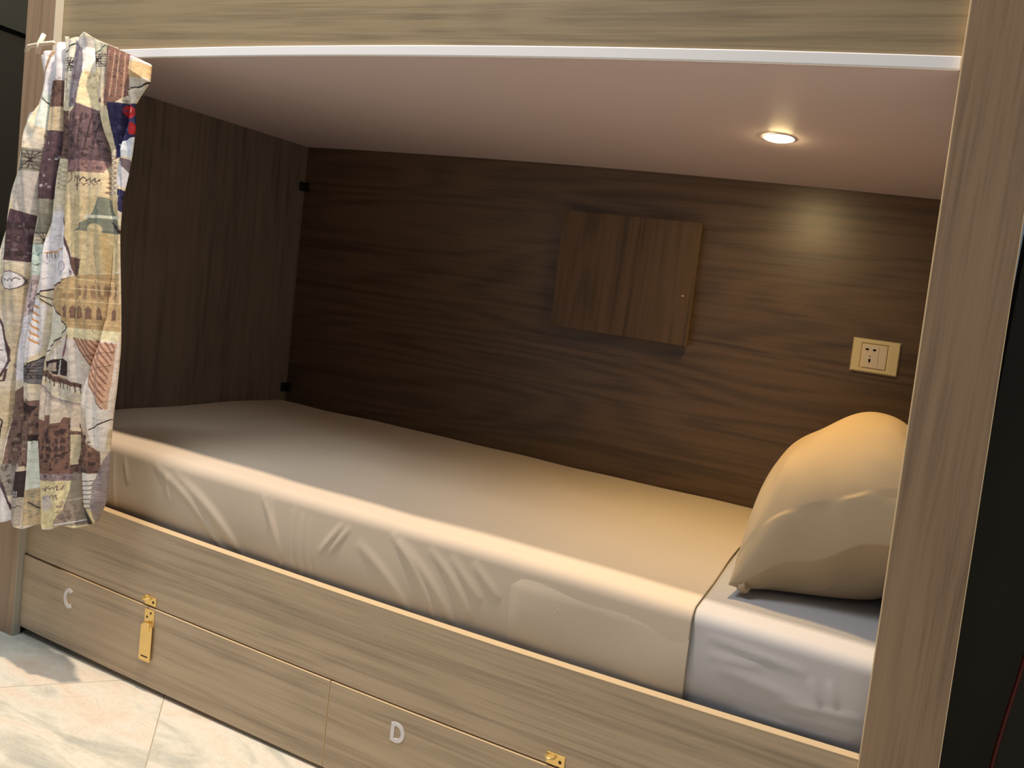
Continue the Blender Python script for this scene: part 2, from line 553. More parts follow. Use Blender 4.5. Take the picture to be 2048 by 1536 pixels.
# black corner fittings
for z in (1.302, 0.575):
    mb = MB()
    mb.box(-0.073, -0.068, 0.872, 0.899, z - 0.016, z + 0.016).box(-0.073, -0.050, 0.894, 0.899, z - 0.016, z + 0.016)
    mb.disc((-0.060, 0.887, z + 0.004), 0.005, 'y', 0.008, 12)
    mb.build('corner_bracket', BLACK, bunk, bevel=0.001)

# ================================================================== BOARD ON THE BACK PANEL
board = empty('wall_board', (1.19, 0.89, 0.95), 'square brown wood board fixed flat on the back panel of the bunk', 'wall board')
MB().box(0.983, 1.4150, 0.861, 0.879, 0.951, 1.305).build('panel', WOOD_BOARD, board, bevel=0.0008)
MB().box(1.4150, 1.4165, 0.861, 0.879, 0.951, 1.305).box(0.9815, 0.983, 0.861, 0.879, 0.951, 1.305).build('edge_band', plain('board_banding', srgb(112, 88, 60), 0.4, var=0.05), board)
MB().box(1.01, 1.39, 0.879, 0.8995, 1.24, 1.28).box(1.01, 1.39, 0.879, 0.8995, 0.98, 1.02).build('batten', WOOD_BOARD, board)
MB().disc((1.388, 0.8602, 1.093), 0.0028, 'y', 0.001, 12).build('screw_cap', BAND, board)

# ================================================================== SOCKET
soc = empty('power_socket', (1.928, 0.897, 0.955), 'cream wall socket on the back panel above the pillow', 'socket')
mb = MB()
z0, z1, x0, x1 = 0.955, 1.047, 1.866, 1.989
yb, yf = 0.8995, 0.8905
vs = [(x0, yb, z0), (x1, yb, z0), (x1, yb, z1), (x0, yb, z1)]
i1 = 0.004
vs += [(x0 + i1, yf, z0 + i1), (x1 - i1, yf, z0 + i1), (x1 - i1, yf, z1 - i1), (x0 + i1, yf, z1 - i1)]
wx0, wx1, wz0, wz1 = 1.889, 1.961, 0.966, 1.036
vs += [(wx0, yf, wz0), (wx1, yf, wz0), (wx1, yf, wz1), (wx0, yf, wz1)]
vs += [(wx0 + .002, yf + .004, wz0 + .002), (wx1 - .002, yf + .004, wz0 + .002), (wx1 - .002, yf + .004, wz1 - .002), (wx0 + .002, yf + .004, wz1 - .002)]
fs = []
for a, b in ((0, 4), (4, 8), (8, 12)):
    for k in range(4):
        fs.append((a + k, a + (k + 1) % 4, b + (k + 1) % 4, b + k))
fs += [(12, 13, 14, 15), (0, 3, 2, 1)]
mb.add(vs, fs).build('faceplate', PLATE, soc, bevel=0.0012)
ins = MB().box(1.8935, 1.9555, yf - 0.0005, yf + 0.004, 0.970, 1.032).build('socket_insert', INSERT, soc, bevel=0.0012)
mb = MB()
for cx in (1.905, 1.9235):
    mb.box(cx - .0042, cx + .0042, yf - 0.0009, yf + .001, 1.0165, 1.0205)
    mb.disc((cx, yf - 0.0009, 1.0185), 0.0030, 'y', 0.0015, 12)
mb.box(1.9120, 1.9160, yf - 0.0009, yf + .001, 0.984, 0.994)
mb.disc((1.914, yf - 0.0009, 0.990), 0.0032, 'y', 0.0015, 12)
mb.disc((1.914, yf - 0.0009, 1.0010), 0.0016, 'y', 0.0015, 12)
mb.build('socket_hole', HOLE, ins)
MB().box(1.9345, 1.9353, yf - 0.0009, yf, 0.972, 1.030).build('insert_seam', plain('insert_line', srgb(150, 130, 100), 0.5), ins)

# ================================================================== DOWNLIGHT
LX, LY = 1.676, 0.428
LZ = zd(LX, LY)
lamp = empty('ceiling_light', (LX, LY, LZ), 'small round lit warm downlight in the bunk ceiling above the pillow', 'light')
LXs = shear_x((LX, LY, LZ))[0]


def lathe(profile, n, cx, cy, cz):
    vs = []; fs = []
    for (r, z) in profile:
        for k in range(n):
            a = 2 * math.pi * k / n
            vs.append((cx + r * math.cos(a), cy + r * math.sin(a), cz + z))
    for i in range(len(profile) - 1):
        for k in range(n):
            k2 = (k + 1) % n
            fs.append((i * n + k, i * n + k2, (i + 1) * n + k2, (i + 1) * n + k))
    return vs, fs


v, f = lathe([(0.0350, 0.0), (0.0350, -0.0016), (0.0338, -0.0022), (0.0328, -0.0018), (0.0328, 0.0)], 40, LX, LY, LZ)
link_mesh('trim_ring', v, f, plain('lamp_ring', srgb(225, 215, 195), 0.4), lamp, smooth=True)
v, f = lathe([(0.0326, -0.0010), (0.026, -0.0042), (0.018, -0.0058), (0.008, -0.0065), (0.0004, -0.0067)], 40, LX, LY, LZ)
link_mesh('lamp_lens', v, f, plain('lamp_glow', srgb(255, 240, 205), 0.5, emit=(1.0, 0.72, 0.34, 1), estr=260.0), lamp, smooth=True)
sd = bpy.data.lights.new('downlight_beam', 'SPOT')
sd.energy = 15.5; sd.color = (1.0, 0.63, 0.22); sd.spot_size = math.radians(108); sd.spot_blend = 1.0; sd.shadow_soft_size = 0.02
so = bpy.data.objects.new('downlight_beam', sd); COL.objects.link(so)
so.location = (LXs, LY, LZ - 0.012)

# ================================================================== MATTRESS AND BEDDING
MZ = 0.5215; MY0 = 0.034; MY1 = 0.893


def bed_profile(off, y0, y1, z0, z1, r, tail=0.0, nf=26, nt=44, nr=10):
    """(y, z, ny, nz) from the lower front edge, over the top to the lower back edge"""
    P = []
    y0 -= off; z1 += off; y1 += off * 0.3
    for i in range(nf):
        t = i / nf
        z = z0 + (z1 - r - z0) * t
        P.append((y0 + 0.010 * (1 - t) ** 3 - 0.003 * math.sin(math.pi * t), z, -1, 0))
    for i in range(nr + 1):
        a = math.pi - (math.pi / 2) * i / nr
        P.append((y0 + r + r * math.cos(a), z1 - r + r * math.sin(a), math.cos(a), math.sin(a)))
    for i in range(1, nt):
        t = i / nt
        P.append((y0 + r + (y1 - r - y0 - r) * t, z1 + 0.006 * math.sin(math.pi * t), 0, 1))
    for i in range(nr + 1):
        a = math.pi / 2 - (math.pi / 2) * i / nr
        P.append((y1 - r + r * math.cos(a), z1 - r + r * math.sin(a), math.cos(a), math.sin(a)))
    for i in range(1, 6):
        P.append((y1, z1 - r + (z0 - z1 + r) * i / 5, 1, 0))
    return P


def ridge(x, s, x0, s0, x1, s1, w, amp, bend=0.0):
    """a soft crease from (x0, s0) to (x1, s1) in cloth coordinates (metres)"""
    dx, ds = x1 - x0, s1 - s0; L2 = dx * dx + ds * ds; L = math.sqrt(L2)
    t = ((x - x0) * dx + (s - s0) * ds) / L2
    d = (-(x - x0) * ds + (s - s0) * dx) / L - bend * np.sin(np.pi * np.clip(t, 0, 1))
    env = np.exp(-np.maximum(0, np.maximum(-t, t - 1)) ** 2 * 60) * np.clip(np.sin(np.pi * np.clip(t * .9 + .05, 0, 1)), 0, 1) ** .5
    return amp * env * np.exp(-(d / w) ** 2)


def bedding(name, x0, x1, off, mats, creases, parent=None, z0=0.334, nxx=360, r=0.022, closed=True, edge=None, jitter=0.0012):
    P = bed_profile(off, MY0, MY1, z0, MZ, r)
    n = len(P)
    pa = np.array(P)
    s = np.concatenate([[0], np.cumsum(np.hypot(np.diff(pa[:, 0]), np.diff(pa[:, 1])))])
    xs = np.linspace(x0, x1, nxx)
    X, S = np.meshgrid(xs, s, indexing='ij')
    Yv = np.broadcast_to(pa[:, 0], X.shape).copy(); Zv = np.broadcast_to(pa[:, 1], X.shape).copy()
    NY = np.broadcast_to(pa[:, 2], X.shape); NZ = np.broadcast_to(pa[:, 3], X.shape)
    d = np.zeros_like(X)
    for c in creases:
        d += 0.78 * ridge(X, S, *c)
    # slow undulation
    for k in range(7):
        fx, fs_, ph = rng.uniform(2, 11), rng.uniform(2, 12), rng.uniform(0, 6.28)
        d += jitter * np.sin(fx * X * 2 + fs_ * S * 2 + ph) / (1 + .35 * k)
    d = d - d.min() * 0.15 + 0.0012
    Yv += NY * d; Zv += NZ * d
    if edge is not None:
        X = X + edge(X, S)
    verts = np.stack([X, Yv, Zv], -1).reshape(-1, 3)
    I, J = np.meshgrid(np.arange(nxx - 1), np.arange(n - 1), indexing='ij')
    a = (I * n + J).ravel()
    faces = np.stack([a, a + 1, a + n + 1, a + n], 1).tolist()
    verts = verts.tolist()
    if closed:
        faces.append(list(range(n))[::-1]); faces.append([(nxx - 1) * n + k for k in range(n)])
        for i in range(nxx - 1):
            faces.append([i * n, (i + 1) * n, (i + 1) * n + n - 1, i * n + n - 1])
    o = link_mesh(name, verts, faces, mats, parent, smooth=True, recalc=False)
    return o


F = 0.165                      # cloth distance from the lower front edge to the top corner
mat_creases = [(1.74, F - .010, 1.90, F - .022, .006, .0030), (1.74, F - .04, 1.83, F - .036, .006, .0025),
               (1.86, F - .085, 1.99, F - .070, .005, .003), (1.88, F - .100, 1.97, F - .094, .004, .0025),
               (1.91, F - .03, 1.93, F - .065, .006, .003), (1.94, F - .025, 1.955, F - .06, .006, .003),
               (1.76, F - .055, 1.92, F - .075, .012, .003), (1.80, .04, 1.98, .05, .010, .003)]
mattress = bedding('mattress', -0.068, 2.060, 0.0, SHEET, mat_creases, closed=True, nxx=420, jitter=0.0006)
tag(mattress, 'long mattress in a pale grey fitted sheet inside the lower bunk', 'mattress')

cov_creases = [
    (0.405, F - .005, 0.62, .015, .008, .0065, .020), (0.47, F - .01, 0.68, .02, .009, .005, .018),
    (0.44, F - .02, 0.455, F - .075, .006, .004), (0.50, F - .035, 0.66, .03, .012, .004, .012),
    (0.735, F - .005, 0.80, .015, .006, .0060, .012), (0.755, F - .005, 0.79, .05, .005, .004),
    (0.82, F - .01, 0.835, .03, .005, .004), (0.845, F - .015, 0.86, .02, .006, .0035),
    (0.865, F - .02, 0.885, .03, .004, .003), (0.95, F - .01, 0.90, F - .08, .006, .0045),
    (0.97, F - .012, 0.925, F - .075, .005, .004),
    (1.00, F - .04, 1.13, .02, .010, .005, .010), (1.08, F - .005, 1.20, .01, .007, .0065, .014),
    (1.10, F - .012, 1.24, .015, .009, .005, .012), (1.17, F - .01, 1.27, .05, .008, .005, .01),
    (1.22, F - .012, 1.29, F - .075, .008, .004), (1.27, F - .01, 1.33, F - .06, .008, .004),
    (1.42, F - .02, 1.47, F - .06, .010, .004), (0.23, F - .01, 0.235, .06, .004, .0035), (0.255, F - .01, 0.27, .03, .005, .003),
    (0.205, F - .02, 0.22, .03, .006, .006), (0.29, F - .005, 0.31, F - .06, .005, .003),
    (0.10, F + .2, 0.7, F + .14, .05, .004), (0.6, F + .35, 1.3, F + .30, .06, .004), (1.1, F + .10, 1.6, F + .16, .04, .003),
    (0.3, F + .5, 0.9, F + .55, .07, .004), (1.2, F + .55, 1.6, F + .45, .05, .003)]


def cover_edge(X, S):
    t = (X > 1.70) * 1.0
    return 0.0008 * t * np.sin(S * 22)


cover = bedding('bed_cover', -0.069, 1.705, 0.0034, COVER, cov_creases, closed=False, z0=0.340, nxx=560, edge=cover_edge, jitter=0.0011)
sol = cover.modifiers.new('thickness', 'SOLIDIFY'); sol.thickness = 0.0018; sol.offset = -1
tag(cover, 'light beige brown cover spread over most of the mattress', 'bed cover')
# the folded over layer beyond the stitched seam
P = bed_profile(0.0058, MY0, MY1, 0.338, MZ, 0.023)
vs = []; fs = []
front = [q for q in P if q[3] < 0.55 and q[2] < 0][:-2]
xs = np.linspace(1.354, 1.7045, 60)
for x in xs:
    for k, q in enumerate(front):
        s_ = k / len(front)
        wv = 0.0012 * math.sin(x * 31 + s_ * 3) + 0.0012 * math.sin(x * 17 - s_ * 5)
        tt = min(1, (x - 1.354) / 0.02)
        d = 0.0010 + 0.0014 * tt + wv * tt - 0.006 * max(0, s_ - .78) / .22
        vs.append((x, q[0] + q[2] * d, q[1] + q[3] * d))
nf_ = len(front)
for i in range(len(xs) - 1):
    for k in range(nf_ - 1):
        a = i * nf_ + k
        fs.append((a, a + 1, a + nf_ + 1, a + nf_))
fold = link_mesh('folded_flap', vs, fs, COVER, cover, smooth=True, recalc=False)

# ================================================================== PILLOW
def make_pillow():
    c = Vector((1.925, 0.465, 0.645))
    n = 130
    ang = math.radians(27)
    sd_ = Vector((math.cos(ang), 0, math.sin(ang)))      # up the slope
    up = Vector((-0.24, -0.04, 0.97)).normalized()       # plump upper side
    dn = Vector((0.10, 0.02, -1.0)).normalized()
    yd = Vector((0, 1, 0))
    HY, HS = 0.322, 0.208
    vs = []; idx = {}
    for side in (1, -1):
        for i in range(n + 1):
            for j in range(n + 1):
                u = -1 + 2 * i / n; w = -1 + 2 * j / n
                edge = (i in (0, n)) or (j in (0, n))
                if side == -1 and edge:
                    idx[(side, i, j)] = idx[(1, i, j)]; continue
                uu = math.sin(u * math.pi / 2); ww = math.sin(w * math.pi / 2)
                yy = HY * uu * (1 - 0.13 * (1 - ww * ww) * abs(uu) ** 3)
                ss = HS * ww * (1 - 0.13 * (1 - uu * uu) * abs(ww) ** 3)
                prof = max(0.0, (1 - abs(uu) ** 2.5)) ** 0.54 * max(0.0, (1 - abs(ww) ** 3.0)) ** 0.50
                T = 0.208 if side == 1 else 0.16
                t = T * prof
                # creases running out of the corners
                for (cu, cw) in ((-1, -1), (-1, 1), (1, -1), (1, 1)):
                    du, dw = uu - cu, ww - cw
                    rr_ = math.hypot(du, dw); th = math.atan2(dw * -cw, du * -cu)
                    t += prof * 0.004 * math.exp(-((rr_ - .42) / .28) ** 2) * math.sin(th * 14 + 1.3 * cu)
                if side == 1:
                    t += prof * (0.007 * math.sin(3.1 * uu + 2.2 * ww) + 0.004 * math.sin(7 * ww - 4 * uu + 1))
                    # one long crease up from the front corner, and short gathers along the front seam
                    d1 = (ww + 0.62) - 0.55 * (uu + 0.9)
                    t += 0.012 * prof * math.exp(-((ww + .55 - .25 * (uu + .9)) / .09) ** 2) * math.exp(-((uu + .62) / .20) ** 2)
                    g = math.exp(-((uu + .93) / .10) ** 2)
                    t += g * 0.0012 * math.sin(ww * 17 + 2 * math.sin(ww * 5)) * prof ** .3
                if side == -1:
                    yy *= 1 - 0.26 * min(1.0, t / T) * abs(uu) ** 2
                p_ = c + yd * yy + sd_ * ss + (up if side == 1 else dn) * t
                # soft, uneven bottom front seam
                p_.z += 0.006 * math.sin(ww * 9) * (uu < -.9)
                idx[(side, i, j)] = len(vs); vs.append(list(p_))
    fs = []
    for side in (1, -1):
        for i in range(n):
            for j in range(n):
                q = (idx[(side, i, j)], idx[(side, i + 1, j)], idx[(side, i + 1, j + 1)], idx[(side, i, j + 1)])
                fs.append(q if side == 1 else q[::-1])
    for v_ in vs:                                        # settles on the mattress and against the end panel
        zb = 0.5305
        if v_[2] < zb + 0.02:
            v_[2] = zb + 0.02 * math.exp(-(zb + 0.02 - v_[2]) / 0.02)
        if v_[0] > 2.03:
            v_[0] = 2.03 + 0.034 * (1 - math.exp(-(v_[0] - 2.03) / 0.034))
    return link_mesh('pillow', vs, fs, PILLOWC, None, smooth=True, recalc=True)


pillow = make_pillow()
vs, fs = lathe([(0.0003, -0.010), (0.008, -0.008), (0.013, 0.0), (0.010, 0.009), (0.0003, 0.013)], 22, 0, 0, 0)
vs = [(1.764 + x * (1 + .25 * math.sin(9 * math.atan2(y, x))) - .3 * z, 0.162 + y * 1.0 + .2 * x, 0.5455 + z * (1 + .3 * math.sin(5 * math.atan2(y, x)))) for x, y, z in vs]
link_mesh('corner_tuft', vs, fs, PILLOWC, pillow, smooth=True)
tag(pillow, 'plump khaki beige pillow leaning at the right end of the bed', 'pillow')

# ================================================================== CURTAIN
xL = lambda z: np.interp(z, [.298, .394, .514, .636, .758, .831, .928, 1.024, 1.084, 1.156, 1.215, 1.297, 1.354, 1.411, 1.45],
                         [.000, -.013, -.029, -.038, -.039, -.033, -.030, -.016, -.008, .007, .019, .044, .046, .030, .085])
xR = lambda z: np.interp(z, [.300, .381, .437, .506, .597, .687, .776, .961, 1.026, 1.103, 1.179, 1.266, 1.303, 1.357, 1.394, 1.425, 1.45],
                         [.366, .369, .390, .393, .394, .395, .392, .373, .365, .362, .372, .381, .374, .411, .407, .350, .300])
PIXEL_FIT = np.array([[-22.128, 1273.596], [503.451, 257.082], [51.944, -778.639], [35.161, -177.672], [121.182, 22.081], [2.381, -33.052]])  # fitted coefficients from cloth x, z to image pixels


def image_xy(x, z):
    """image pixel coordinates of a cloth point, by a fitted quadratic map"""
    A = np.stack([np.ones_like(x), x, z, x * z, x * x, z * z], -1)
    return A @ PIXEL_FIT


class Print:
    """the collage print, drawn as flat shapes on the cloth"""
    X0, Y0, S = -40, 60, 2.0  # canvas origin in image pixels, and samples per pixel

    def __init__(s):
        s.h, s.w = int(1010 * s.S), int(380 * s.S)
        s.a = np.zeros((s.h, s.w, 3))
        yy, xx = np.mgrid[0:s.h, 0:s.w]
        s.xx = xx / s.S + s.X0; s.yy = yy / s.S + s.Y0

    def put(s, m, c, al=1.0):
        c = np.array(c, float) / 255
        s.a = s.a * (1 - m[..., None] * al) + c * m[..., None] * al

    def _win(s, x0, y0, x1, y1):
        i0 = max(0, int((y0 - s.Y0) * s.S) - 3); i1 = min(s.h, int((y1 - s.Y0) * s.S) + 4)
        j0 = max(0, int((x0 - s.X0) * s.S) - 3); j1 = min(s.w, int((x1 - s.X0) * s.S) + 4)
        return slice(i0, max(i0, i1)), slice(j0, max(j0, j1))

    def blend(s, sl, m, c, al=1.0):
        c = np.array(c, float) / 255
        s.a[sl] = s.a[sl] * (1 - m[..., None] * al) + c * m[..., None] * al

    def poly(s, pts, c, al=1.0, outline=None, ow=1.6):
        xs = [p[0] for p in pts]; ys = [p[1] for p in pts]
        sl = s._win(min(xs), min(ys), max(xs), max(ys)); X = s.xx[sl]; Y = s.yy[sl]
        if X.size == 0: return
        ins = np.zeros(X.shape, bool); n = len(pts)
        for i in range(n):
            (xa, ya), (xb, yb) = pts[i], pts[(i + 1) % n]
            if ya == yb: continue
            ins ^= ((ya > Y) != (yb > Y)) & (X < (xb - xa) * (Y - ya) / (yb - ya) + xa)
        s.blend(sl, ins.astype(float), c, al)
        if outline:
            for i in range(n): s.line(pts[i], pts[(i + 1) % n], outline, ow)

    def line(s, a, b, c, w=1.2, al=1.0):
        sl = s._win(min(a[0], b[0]) - w, min(a[1], b[1]) - w, max(a[0], b[0]) + w, max(a[1], b[1]) + w)
        X = s.xx[sl]; Y = s.yy[sl]
        if X.size == 0: return
        dx, dy = b[0] - a[0], b[1] - a[1]; L2 = dx * dx + dy * dy + 1e-9
        t = np.clip(((X - a[0]) * dx + (Y - a[1]) * dy) / L2, 0, 1)
        d = np.hypot(X - a[0] - t * dx, Y - a[1] - t * dy)
        s.blend(sl, np.clip((w / 2 - d) * s.S + .5, 0, 1), c, al)

    def path(s, pts, c, w=1.2, al=1.0):
        for a, b in zip(pts[:-1], pts[1:]): s.line(a, b, c, w, al)

    def ell(s, cx, cy, rx, ry, c, al=1.0, ring=None):
        sl = s._win(cx - rx - 2, cy - ry - 2, cx + rx + 2, cy + ry + 2); X = s.xx[sl]; Y = s.yy[sl]
        if X.size == 0: return
        d = np.hypot((X - cx) / rx, (Y - cy) / ry)
        m = np.clip((1 - d) * min(rx, ry) * s.S + .5, 0, 1)
        if ring: m = np.clip((ring / 2 - abs(d - 1) * min(rx, ry)) * s.S + .5, 0, 1)
        s.blend(sl, m, c, al)

    def rough(s, pts, c, al=.6, n=40, seed=0, size=3):
        """mottling inside a polygon's box"""
        r = np.random.default_rng(seed)
        xs = [p[0] for p in pts]; ys = [p[1] for p in pts]
        for k in range(n):
            x, y = r.uniform(min(xs), max(xs)), r.uniform(min(ys), max(ys))
            s.ell(x, y, r.uniform(1, size), r.uniform(1, size * 1.6), c, al * r.uniform(.3, 1))

    def script(s, x, y, w, c, seed=0, h=7, lw=1.1, slope=-.1):
        """loops of illegible handwriting"""
        r = np.random.default_rng(seed); pts = []
        n = int(w / 2)
        for i in range(n):
            pts.append((x + w * i / n + 1.5 * math.sin(i * 1.9), y + slope * w * i / n + h * .5 * math.sin(i * 1.7 + r.uniform(-.5, .5)) * r.uniform(.4, 1)))
        s.path(pts, c, lw, .85)

    def arches(s, x0, y0, x1, y1, nx_, ny_, c, al=.8, slope=0.0):
        for i in range(nx_):
            for j in range(ny_):
                cx = x0 + (x1 - x0) * (i + .5) / nx_; cy = y0 + (y1 - y0) * (j + .5) / ny_ + slope * (cx - x0)
                w_ = (x1 - x0) / nx_ * .28; h_ = (y1 - y0) / ny_ * .34
                s.poly([(cx - w_, cy + h_), (cx - w_, cy - h_ * .5), (cx, cy - h_), (cx + w_, cy - h_ * .5), (cx + w_, cy + h_)], c, al)

    def lattice(s, x0, y0, x1, y1, c, n=5, w=1.1):
        for k in range(n + 1):
            t = k / n
            s.line((x0 + (x1 - x0) * t, y0), (x1 - (x1 - x0) * t, y1), c, w)
            s.line((x0, y0 + (y1 - y0) * t), (x1, y0 + (y1 - y0) * t), c, w)


def make_print():
    P = Print()
    CR, TAN, BR, DB, PU, LI, GR = (222, 210, 186), (198, 180, 150), (112, 86, 78), (60, 48, 50), (88, 68, 76), (230, 226, 232), (146, 142, 130)
    OR, RED, NV, INK, SEP = (206, 140, 78), (186, 46, 52), (50, 48, 86), (56, 46, 48), (160, 132, 104)
    P.a[:] = np.array(CR) / 255
    xx, yy = P.xx, P.yy
    tone = .5 + .5 * np.sin(xx * .035 + yy * .021) * np.sin(yy * .013 - xx * .02 + 1)
    P.put(tone, TAN, .55)
    P.put((.5 + .5 * np.sin(yy * .05 + 1.3 * np.sin(xx * .04))) ** 3, LI, .35)
    # --- left pleats (0..110)
    P.poly([(60, 70), (125, 70), (128, 170), (86, 190)], LI); P.line((100, 82), (86, 150), SEP, 2)
    P.poly([(84, 175), (100, 196), (100, 262), (78, 250)], (214, 222, 214)); P.path([(82, 190), (100, 215), (128, 196)], INK, 2)
    P.poly([(102, 160), (128, 160), (128, 215), (103, 215)], BR); P.rough([(102, 160), (128, 215)], DB, .7, 26, 3)
    P.poly([(100, 215), (128, 212), (126, 262), (96, 262)], TAN)
    P.poly([(60, 300), (98, 300), (95, 345), (55, 345)], GR); P.lattice(58, 305, 96, 340, INK, 5)
    P.poly([(52, 345), (94, 345), (86, 435), (46, 430)], (208, 198, 190))
    P.poly([(42, 420), (78, 432), (64, 525), (28, 522)], PU); P.arches(34, 440, 74, 520, 3, 3, DB); P.rough([(32, 430), (76, 520)], (180, 165, 165), .5, 30, 5)
    P.ell(42, 562, 15, 18, LI); P.ell(42, 562, 15, 18, INK, .8, ring=1.4); P.script(30, 562, 24, INK, 4)
    P.poly([(98, 262), (126, 262), (124, 400), (84, 400), (92, 300)], PU); P.rough([(90, 270), (124, 400)], DB, .7, 60, 8); P.rough([(90, 280), (124, 400)], LI, .7, 18, 9, 2)
    P.poly([(92, 400), (116, 400), (108, 470), (80, 470)], GR); P.lattice(82, 466, 110, 496, INK, 4, .9)
    P.poly([(76, 490), (104, 488), (96, 548), (68, 552)], (206, 222, 216)); P.script(74, 510, 24, (70, 120, 110), 11, 8); P.script(72, 530, 24, DB, 12, 6)
    P.poly([(66, 552), (90, 552), (82, 640), (56, 640)], (196, 180, 184)); P.rough([(60, 560), (86, 640)], PU, .6, 50, 14)
    P.poly([(50, 640), (84, 620), (66, 760), (40, 760)], (216, 214, 226)); P.path([(4, 590), (22, 640), (32, 700), (24, 760), (0, 766)], PU, 3)
    P.poly([(-20, 600), (10, 600), (28, 660), (30, 735), (-20, 770)], LI); P.path([(12, 596), (26, 650), (31, 720), (20, 752), (-10, 770)], PU, 3)
    for k in range(6): P.line((-2 + k * 4, 695), (-2 + k * 4, 708), BR, 1.6)
    P.line((-10, 700), (24, 700), BR, 1.6); P.ell(20, 728, 7, 9, (150, 150, 160), .6, ring=1.2)
    P.poly([(84, 590), (110, 612), (100, 700), (64, 740), (74, 640)], LI)
    for k in range(6): P.line((82, 606 + k * 14), (96, 618 + k * 14), OR, 3.2, .9)
    P.line((96, 590), (114, 612), INK, 2)
    P.poly([(70, 735), (104, 712), (102, 770), (60, 760)], (120, 118, 122)); P.lattice(68, 726, 102, 756, DB, 5)
    P.poly([(40, 785), (58, 770), (56, 800), (96, 800), (90, 930), (28, 930), (34, 850)], (128, 104, 96)); P.rough([(34, 790), (92, 930)], DB, .75, 90, 21, 4)
    P.rough([(38, 800), (86, 900)], TAN, .5, 20, 22, 3)
    P.poly([(66, 800), (92, 812), (86, 826), (60, 818)], DB)
    P.poly([(22, 925), (62, 925), (54, 985), (28, 990)], (160, 152, 146)); P.rough([(24, 925), (60, 985)], DB, .6, 40, 23)
    P.poly([(8, 960), (24, 952), (44, 1045), (-2, 1045)], LI); P.path([(22, 940), (32, 985), (44, 1030)], PU, 3.4)
    P.poly([(56, 940), (78, 938), (76, 990), (52, 990)], DB); P.poly([(46, 990), (74, 990), (72, 1045), (44, 1045)], (176, 166, 158)); P.script(48, 1010, 24, DB, 31)
    for k in range(4): P.line((54 + k * 4, 978), (54 + k * 4, 988), LI, 1.2)
    P.poly([(80, 870), (106, 868), (104, 970), (78, 976)], (224, 230, 220)); P.poly([(78, 868), (104, 868), (104, 880), (78, 880)], DB)
    P.poly([(76, 976), (104, 972), (102, 1045), (74, 1045)], (205, 184, 150)); P.rough([(78, 980), (102, 1030)], GR, .6, 24, 33); P.path([(84, 1000), (98, 1016)], INK, 2)
    P.poly([(-20, 800), (18, 812), (12, 900), (-20, 940)], (176, 170, 156)); P.ell(-4, 905, 16, 14, NV, .7, ring=2); P.rough([(-20, 920), (14, 1040)], BR, .7, 50, 35)
    P.path([(0, 800), (20, 840), (14, 880)], INK, 1.6)
    # --- middle narrow pleat (125..155)
    P.poly([(128, 74), (156, 76), (156, 150), (128, 150)], (222, 216, 200)); P.lattice(130, 116, 156, 142, INK, 5); P.line((133, 104), (152, 84), (40, 70, 60), 2)
    P.rough([(128, 150), (156, 190)], GR, .6, 20, 41); P.poly([(128, 222), (156, 224), (154, 320), (126, 318)], BR); P.rough([(128, 224), (154, 318)], DB, .7, 60, 42)
    P.poly([(126, 320), (152, 320), (150, 380), (124, 380)], (210, 198, 168))
    for k in range(6): P.ell(138, 332 + k * 9, 9, 3.4, GR, .8, ring=1.1)
    # --- large right pleat
    P.poly([(158, 76), (206, 80), (190, 130), (182, 150), (160, 110)], (226, 218, 214))
    P.poly([(160, 82), (176, 100), (184, 150), (176, 220), (158, 222)], (128, 122, 130)); P.rough([(160, 100), (182, 215)], PU, .6, 50, 43)
    P.poly([(200, 78), (240, 92), (222, 112), (196, 128)], (224, 220, 196)); P.lattice(200, 116, 232, 140, INK, 5); P.path([(196, 130), (232, 98)], (60, 80, 60), 2)
    P.poly([(184, 150), (226, 142), (206, 222), (180, 212)], (220, 206, 168)); P.rough([(186, 150), (222, 180)], SEP, .6, 22, 44)
    P.poly([(178, 212), (206, 224), (226, 200), (224, 326), (150, 326), (158, 250)], (112, 88, 92)); P.rough([(156, 222), (222, 322)], DB, .75, 90, 45, 4); P.rough([(156, 226), (220, 320)], (170, 150, 140), .5, 26, 46)
    for k in range(5): P.line((168 + k * 11, 232), (164 + k * 11, 300), DB, 1.3)
    P.poly([(236, 96), (280, 104), (270, 180), (228, 240), (230, 150)], (140, 104, 92)); P.rough([(234, 110), (268, 235)], DB, .5, 44, 47)
    for k in range(6): P.line((236 + k * 6, 110), (228 + k * 7, 200), (196, 164, 142), 1.2)
    P.poly([(272, 116), (300, 126), (302, 172), (262, 216), (262, 150)], (226, 218, 204)); P.poly([(276, 126), (306, 134), (300, 160), (262, 160)], (222, 190, 146)); P.path([(262, 180), (284, 178), (300, 166)], DB, 2.4)
    P.poly([(214, 206), (236, 220), (240, 300), (224, 326), (216, 260)], (222, 210, 180))
    P.poly([(238, 212), (276, 208), (274, 280), (240, 320)], NV); P.ell(264, 226, 9, 14, RED); P.ell(267, 258, 8, 12, RED); P.ell(266, 222, 3, 6, (230, 120, 110)); P.rough([(242, 220), (258, 280)], (100, 96, 140), .6, 16, 48)
    P.poly([(244, 290), (274, 272), (272, 316), (246, 312)], (214, 222, 236)); P.poly([(244, 316), (262, 320), (266, 350), (244, 340)], (120, 104, 110)); P.poly([(244, 322), (264, 356), (258, 380), (242, 370)], (216, 214, 222))
    P.poly([(244, 378), (256, 384), (252, 430), (244, 420)], NV)
    P.poly([(150, 326), (224, 326), (222, 352), (150, 352)], (152, 120, 118)); P.rough([(150, 322), (222, 350)], PU, .7, 34, 49)
    P.poly([(148, 350), (226, 350), (228, 402), (146, 402)], (216, 198, 164)); P.ell(160, 358, 10, 14, BR, .8, ring=1.3); P.ell(160, 358, 5, 9, SEP, .8, ring=1)
